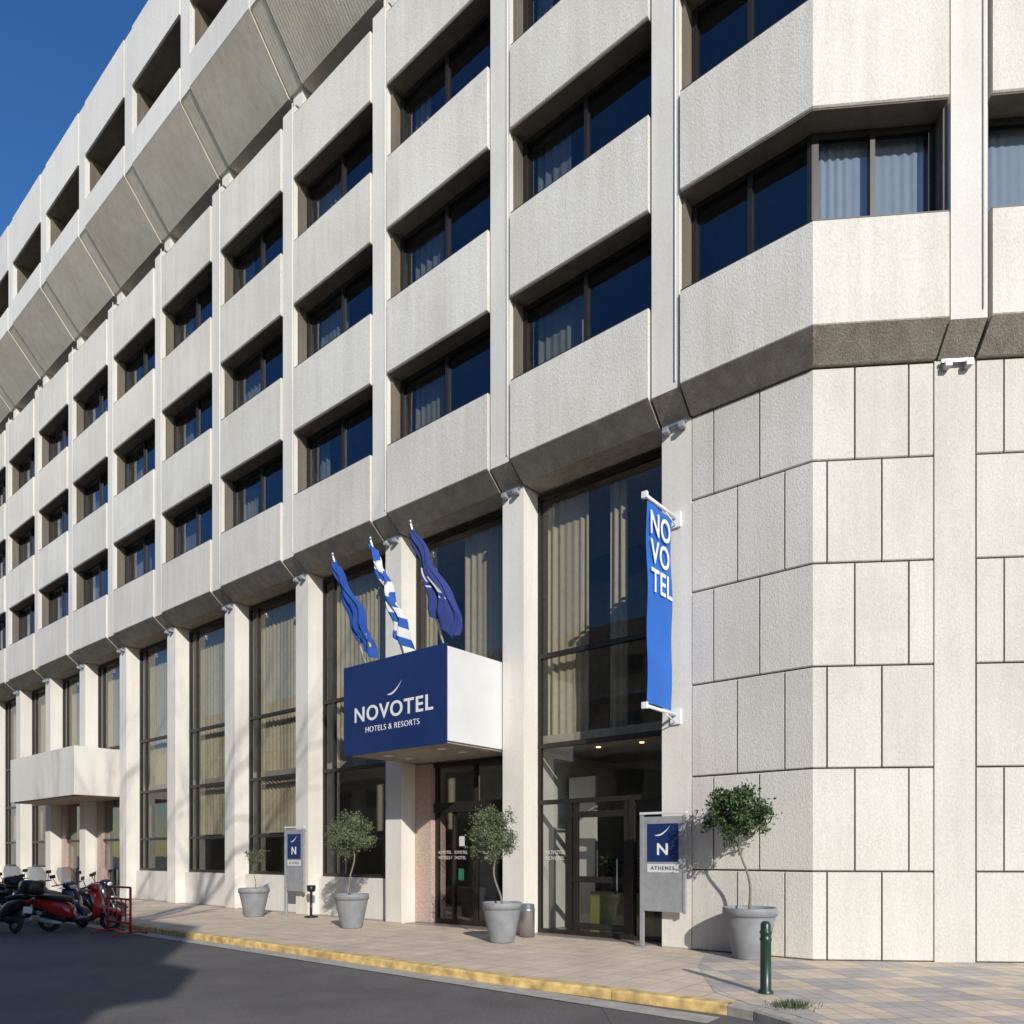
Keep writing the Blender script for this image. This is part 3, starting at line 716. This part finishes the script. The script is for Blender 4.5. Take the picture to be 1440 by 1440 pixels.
# ------------------------------------------------------------ scooters
def scooter(pos,head,paint,screen=False,box=False,lean=8):
    e=empty('parked_scooter'); mb=MB('scooter_body')
    R=Matrix.Translation(Vector(pos))@Matrix.Rotation(math.radians(head),4,'Z')@Matrix.Rotation(math.radians(lean),4,'X')
    def wheel(x,r=.23,w=.055):
        vs=[];fs=[];n=24;m_=10
        for i in range(n):
            a=2*math.pi*i/n
            for j in range(m_):
                b=2*math.pi*j/m_; rr=r-w+w*math.cos(b); vs.append(R@Vector((x+rr*math.cos(a),w*.95*math.sin(b),r+rr*math.sin(a))))
        for i in range(n):
            for j in range(m_): fs.append([i*m_+j,i*m_+(j+1)%m_,((i+1)%n)*m_+(j+1)%m_,((i+1)%n)*m_+j])
        mb.add(vs,fs,'rubber',True)
        hx=R@Matrix.Translation((x,0,r))@Matrix.Rotation(math.pi/2,4,'X')
        mb.lathe(hx,[(0,-.045),(.05,-.045),(.06,-.02),(.11,-.015),(.135,-.03),(.14,0),(.135,.03),(.11,.015),(.06,.02),(.05,.045),(0,.045)],'silver',20)
    wheel(-.62); wheel(.64)
    mb.loft(R,[(-.98,.70,.04,.03),(-.92,.69,.11,.07),(-.75,.64,.16,.12),(-.5,.56,.185,.17),(-.3,.50,.18,.19),(-.16,.44,.15,.17),(-.10,.40,.12,.12)],paint,16)
    mb.loft(R,[(-.2,.30,.16,.07),(0,.27,.17,.05),(.2,.28,.17,.05),(.32,.33,.15,.08)],'black',12,4)
    mb.loft(R,[(-.75,.30,.05,.05),(-.6,.30,.10,.10),(-.35,.30,.12,.11),(-.2,.3,.10,.07)],'black',10)
    vs=[];fs=[]
    prof=[(.30,.30,.15),(.37,.42,.20),(.39,.55,.215),(.37,.70,.21),(.33,.84,.19),(.29,.93,.14)]
    for x,z,h in prof:
        for j in range(9):
            t=-1+j/4; vs.append(R@Vector((x+.13*(1-t*t),h*t,z)))
        for j in range(9):
            t=1-j/4; vs.append(R@Vector((x-.03+.09*(1-t*t),h*t,z)))
    m_=18
    for i in range(len(prof)-1):
        for j in range(m_): fs.append([i*m_+j,i*m_+(j+1)%m_,(i+1)*m_+(j+1)%m_,(i+1)*m_+j])
    fs.append(list(range(m_))); fs.append([(len(prof)-1)*m_+j for j in range(m_)])
    mb.add(vs,fs,paint,True)
    mb.loft(R,[(-.90,.80,.08,.03),(-.78,.80,.13,.05),(-.5,.77,.145,.06),(-.25,.74,.13,.06),(-.12,.70,.08,.04)],'black',14,3)
    vs=[];fs=[];n=12
    for i in range(n+1):
        a=math.radians(20+140*i/n)
        for y in (-.085,-.05,.05,.085): 
            rr=.29 if abs(y)<.06 else .265
            vs.append(R@Vector((.64+rr*math.cos(a),y,.23+rr*math.sin(a))))
    for i in range(n):
        for j in range(3): fs.append([i*4+j,i*4+j+1,i*4+j+5,i*4+j+4])
    mb.add(vs,fs,paint,True)
    for y in (-.07,.07): mb.tube([R@Vector((.64,y,.23)),R@Vector((.52,y,.55))],.02,'silver',6)
    mb.tube([R@Vector((.50,0,.55)),R@Vector((.32,0,1.0))],.03,'black',8)
    mb.tube([R@Vector((.22,-.34,1.02)),R@Vector((.31,-.18,1.03)),R@Vector((.33,0,1.01)),R@Vector((.31,.18,1.03)),R@Vector((.22,.34,1.02))],.017,'black',6)
    mb.loft(R,[(.22,1.0,.09,.04),(.32,1.0,.15,.08),(.42,.98,.13,.08),(.47,.96,.08,.05)],paint,14)
    mb.loft(R,[(.44,.965,.085,.055),(.485,.955,.07,.045)],'lamp',12)
    mb.loft(R,[(.50,.62,.05,.035),(.525,.62,.035,.02)],'lamp',8)
    mb.loft(R,[(-1.0,.70,.07,.03),(-.95,.70,.09,.045)],'tail',10)
    for y in (-.30,.30):
        mb.tube([R@Vector((.27,y*.8,1.03)),R@Vector((.24,y,1.2))],.008,'black',5)
        mb.box(R@Matrix.Translation((.24,y,1.235)),-.012,.012,-.06,.06,-.038,.038,'black')
    mb.tube([R@Vector((-.3,-.15,.22)),R@Vector((-.5,-.17,.25)),R@Vector((-.85,-.18,.34))],[.03,.055,.05],'silver',10)
    mb.tube([R@Vector((-.2,.12,.25)),R@Vector((-.12,.26,.03))],.012,'black',5)
    mb.box(R@Matrix.Translation((-1.0,0,.52)),-.006,.006,-.09,.09,-.07,.07,'white')
    mb.tube([R@Vector((-.75,-.1,.82)),R@Vector((-1.05,-.09,.84)),R@Vector((-1.05,.09,.84)),R@Vector((-.75,.1,.82))],.012,'silver',6)
    if box: mb.loft(R,[(-1.25,1.0,.12,.10),(-1.2,1.0,.19,.15),(-1.0,1.0,.21,.16),(-.85,.99,.18,.14)],'black',16,4)
    if screen:
        vs=[];fs=[]
        for z,x,h in ((1.0,.44,.16),(1.15,.40,.22),(1.32,.33,.2),(1.42,.28,.13)):
            for j in range(7): t=-1+j/3; vs.append(R@Vector((x-.10*t*t,h*t,z)))
        for i in range(3):
            for j in range(6): fs.append([i*7+j,i*7+j+1,i*7+j+8,i*7+j+7])
        mb.add(vs,fs,'glassU',True)
    mb.obj(e)
    return e
Zr=-.12
scooter((-9.55,16.3,Zr),8,'red')
scooter((-10.5,17.4,Zr),-30,'blackpaint',True)
scooter((-11.7,18.2,Zr),-34,'blackpaint',True,True)
scooter((-11.2,16.1,Zr),150,'blackpaint',False,True)
scooter((-10.6,18.9,Zr),-15,'blackpaint',False)
scooter((-13.2,19.6,Zr),-35,'blackpaint',True)
e=MB('metal_barrier'); 
o=Vector((-7.95,15.35,-.115)); ax=Vector((-.80,.60,0)).normalized(); 
def P(a,z): return o+ax*a+UP*z
for a in (0,1.0): e.tube([P(a,.05),P(a,1.0)],.026,'redbar',8)
for z in (1.0,.75,.25): e.tube([P(0,z),P(1.0,z)],.022,'redbar',8)
for a in (.2,.4,.6,.8): e.tube([P(a,.25),P(a,.75)],.013,'redbar',6)
pp=Vector((ax.y,-ax.x,0))
for a in (0,1.0): e.tube([P(a,.0)-pp*.35+UP*.02,P(a,.06)-pp*.2,P(a,.07)+pp*.2,P(a,.0)+pp*.35+UP*.02],.022,'redbar',6)
e.obj(None)

# ------------------------------------------------------------ opposite apartment block
ap=empty('apartment_building'); a_=MB('apartment_walls'); AH=13.5
sA0,sA1=-9.5,62
a_.bx([(1,sA0),(1,sA1)],20.3,32,0,AH,'aptwall')
for fl in range(3):
    z=3.6+fl*2.9
    a_.bx([(1,sA0+.5),(1,sA1-.5)],19.2,20.299,z,z+.15,'white')
    a_.bx([(1,sA0+.5),(1,sA1-.5)],19.2,19.26,z+.15,z+1.0,'aptwall')
    c=sA0+1.5
    while c<sA1-3:
        a_.bx([(1,c),(1,c+1.6)],20.25,20.296,z+.3,z+2.3,'dark'); c+=3.3
c=sA0+1
while c<sA1-3:
    a_.bx([(1,c),(1,c+2.6)],20.25,20.296,.2,3.0,'dark'); c+=3.9
a_.obj(ap)
def baretree(s_,w_,H,seed,tr=.22):
    random.seed(seed); t=MB('bare_tree'); base=F(1,s_,w_,-.1)
    def grow(p,d,l,r,dep):
        n=3; pts=[p];rad=[r]
        for i in range(n):
            d=(d+Vector((random.gauss(0,.12),random.gauss(0,.12),random.gauss(.08,.08)))).normalized(); p=p+d*l/n; pts.append(p); rad.append(r*(1-.4*(i+1)/n))
        t.tube(pts,rad,'bark2',6 if dep<3 else 3,caps=False)
        if dep>=5: return
        for i in range(3):
            q=pts[-1] if i==0 else pts[random.choice([1,2,3])]
            ax=Vector((random.gauss(0,1),random.gauss(0,1),random.gauss(0,.4))).normalized()
            nd=(d*1.0+ax*(.3 if i==0 else .7)).normalized()
            grow(q,nd,l*random.uniform(.62,.78),rad[-1]*(.85 if i==0 else .72),dep+1)
    grow(base,Vector((0,0,1)),H*.32,tr,0)
    t.obj(None,False)
baretree(1.0,18.2,22,3,.30); baretree(6.0,18.4,22,21,.30); baretree(18.5,16.5,12,9)

# ------------------------------------------------------------ light
el=math.radians(24); az=Vector((.28,-.96,0)).normalized()
ts=Vector((az.x*math.cos(el),az.y*math.cos(el),math.sin(el)))
sd=bpy.data.lights.new('sun','SUN'); sd.energy=4.4; sd.angle=math.radians(.5); sd.color=(1,.95,.875)
so=bpy.data.objects.new('sun',sd); sc.collection.objects.link(so); so.rotation_euler=(-ts).to_track_quat('-Z','Y').to_euler(); so.location=ts*60
w=bpy.data.worlds.new('World'); sc.world=w; w.use_nodes=True; nt=w.node_tree; bg=nt.nodes['Background']
sk=nt.nodes.new('ShaderNodeTexSky'); sk.sky_type='NISHITA'; sk.sun_disc=False; sk.sun_elevation=el; sk.sun_rotation=math.atan2(az.x,az.y); sk.air_density=1.0; sk.dust_density=.1; sk.ozone_density=2.2
hs=nt.nodes.new('ShaderNodeHueSaturation'); hs.inputs['Saturation'].default_value=1.3; hs.inputs['Hue'].default_value=.51
nt.links.new(sk.outputs[0],hs.inputs['Color']); nt.links.new(hs.outputs[0],bg.inputs[0]); bg.inputs[1].default_value=.15
# ------------------------------------------------------------ camera
cd=bpy.data.cameras.new('camera'); co=bpy.data.objects.new('camera',cd); sc.collection.objects.link(co)
co.location=(0,0,1.6); co.rotation_euler=(math.radians(90),0,0)
cd.sensor_width=36; cd.lens=36*1036/1440; cd.shift_y=480/1440; cd.clip_end=1500; cd.clip_start=.05
sc.camera=co
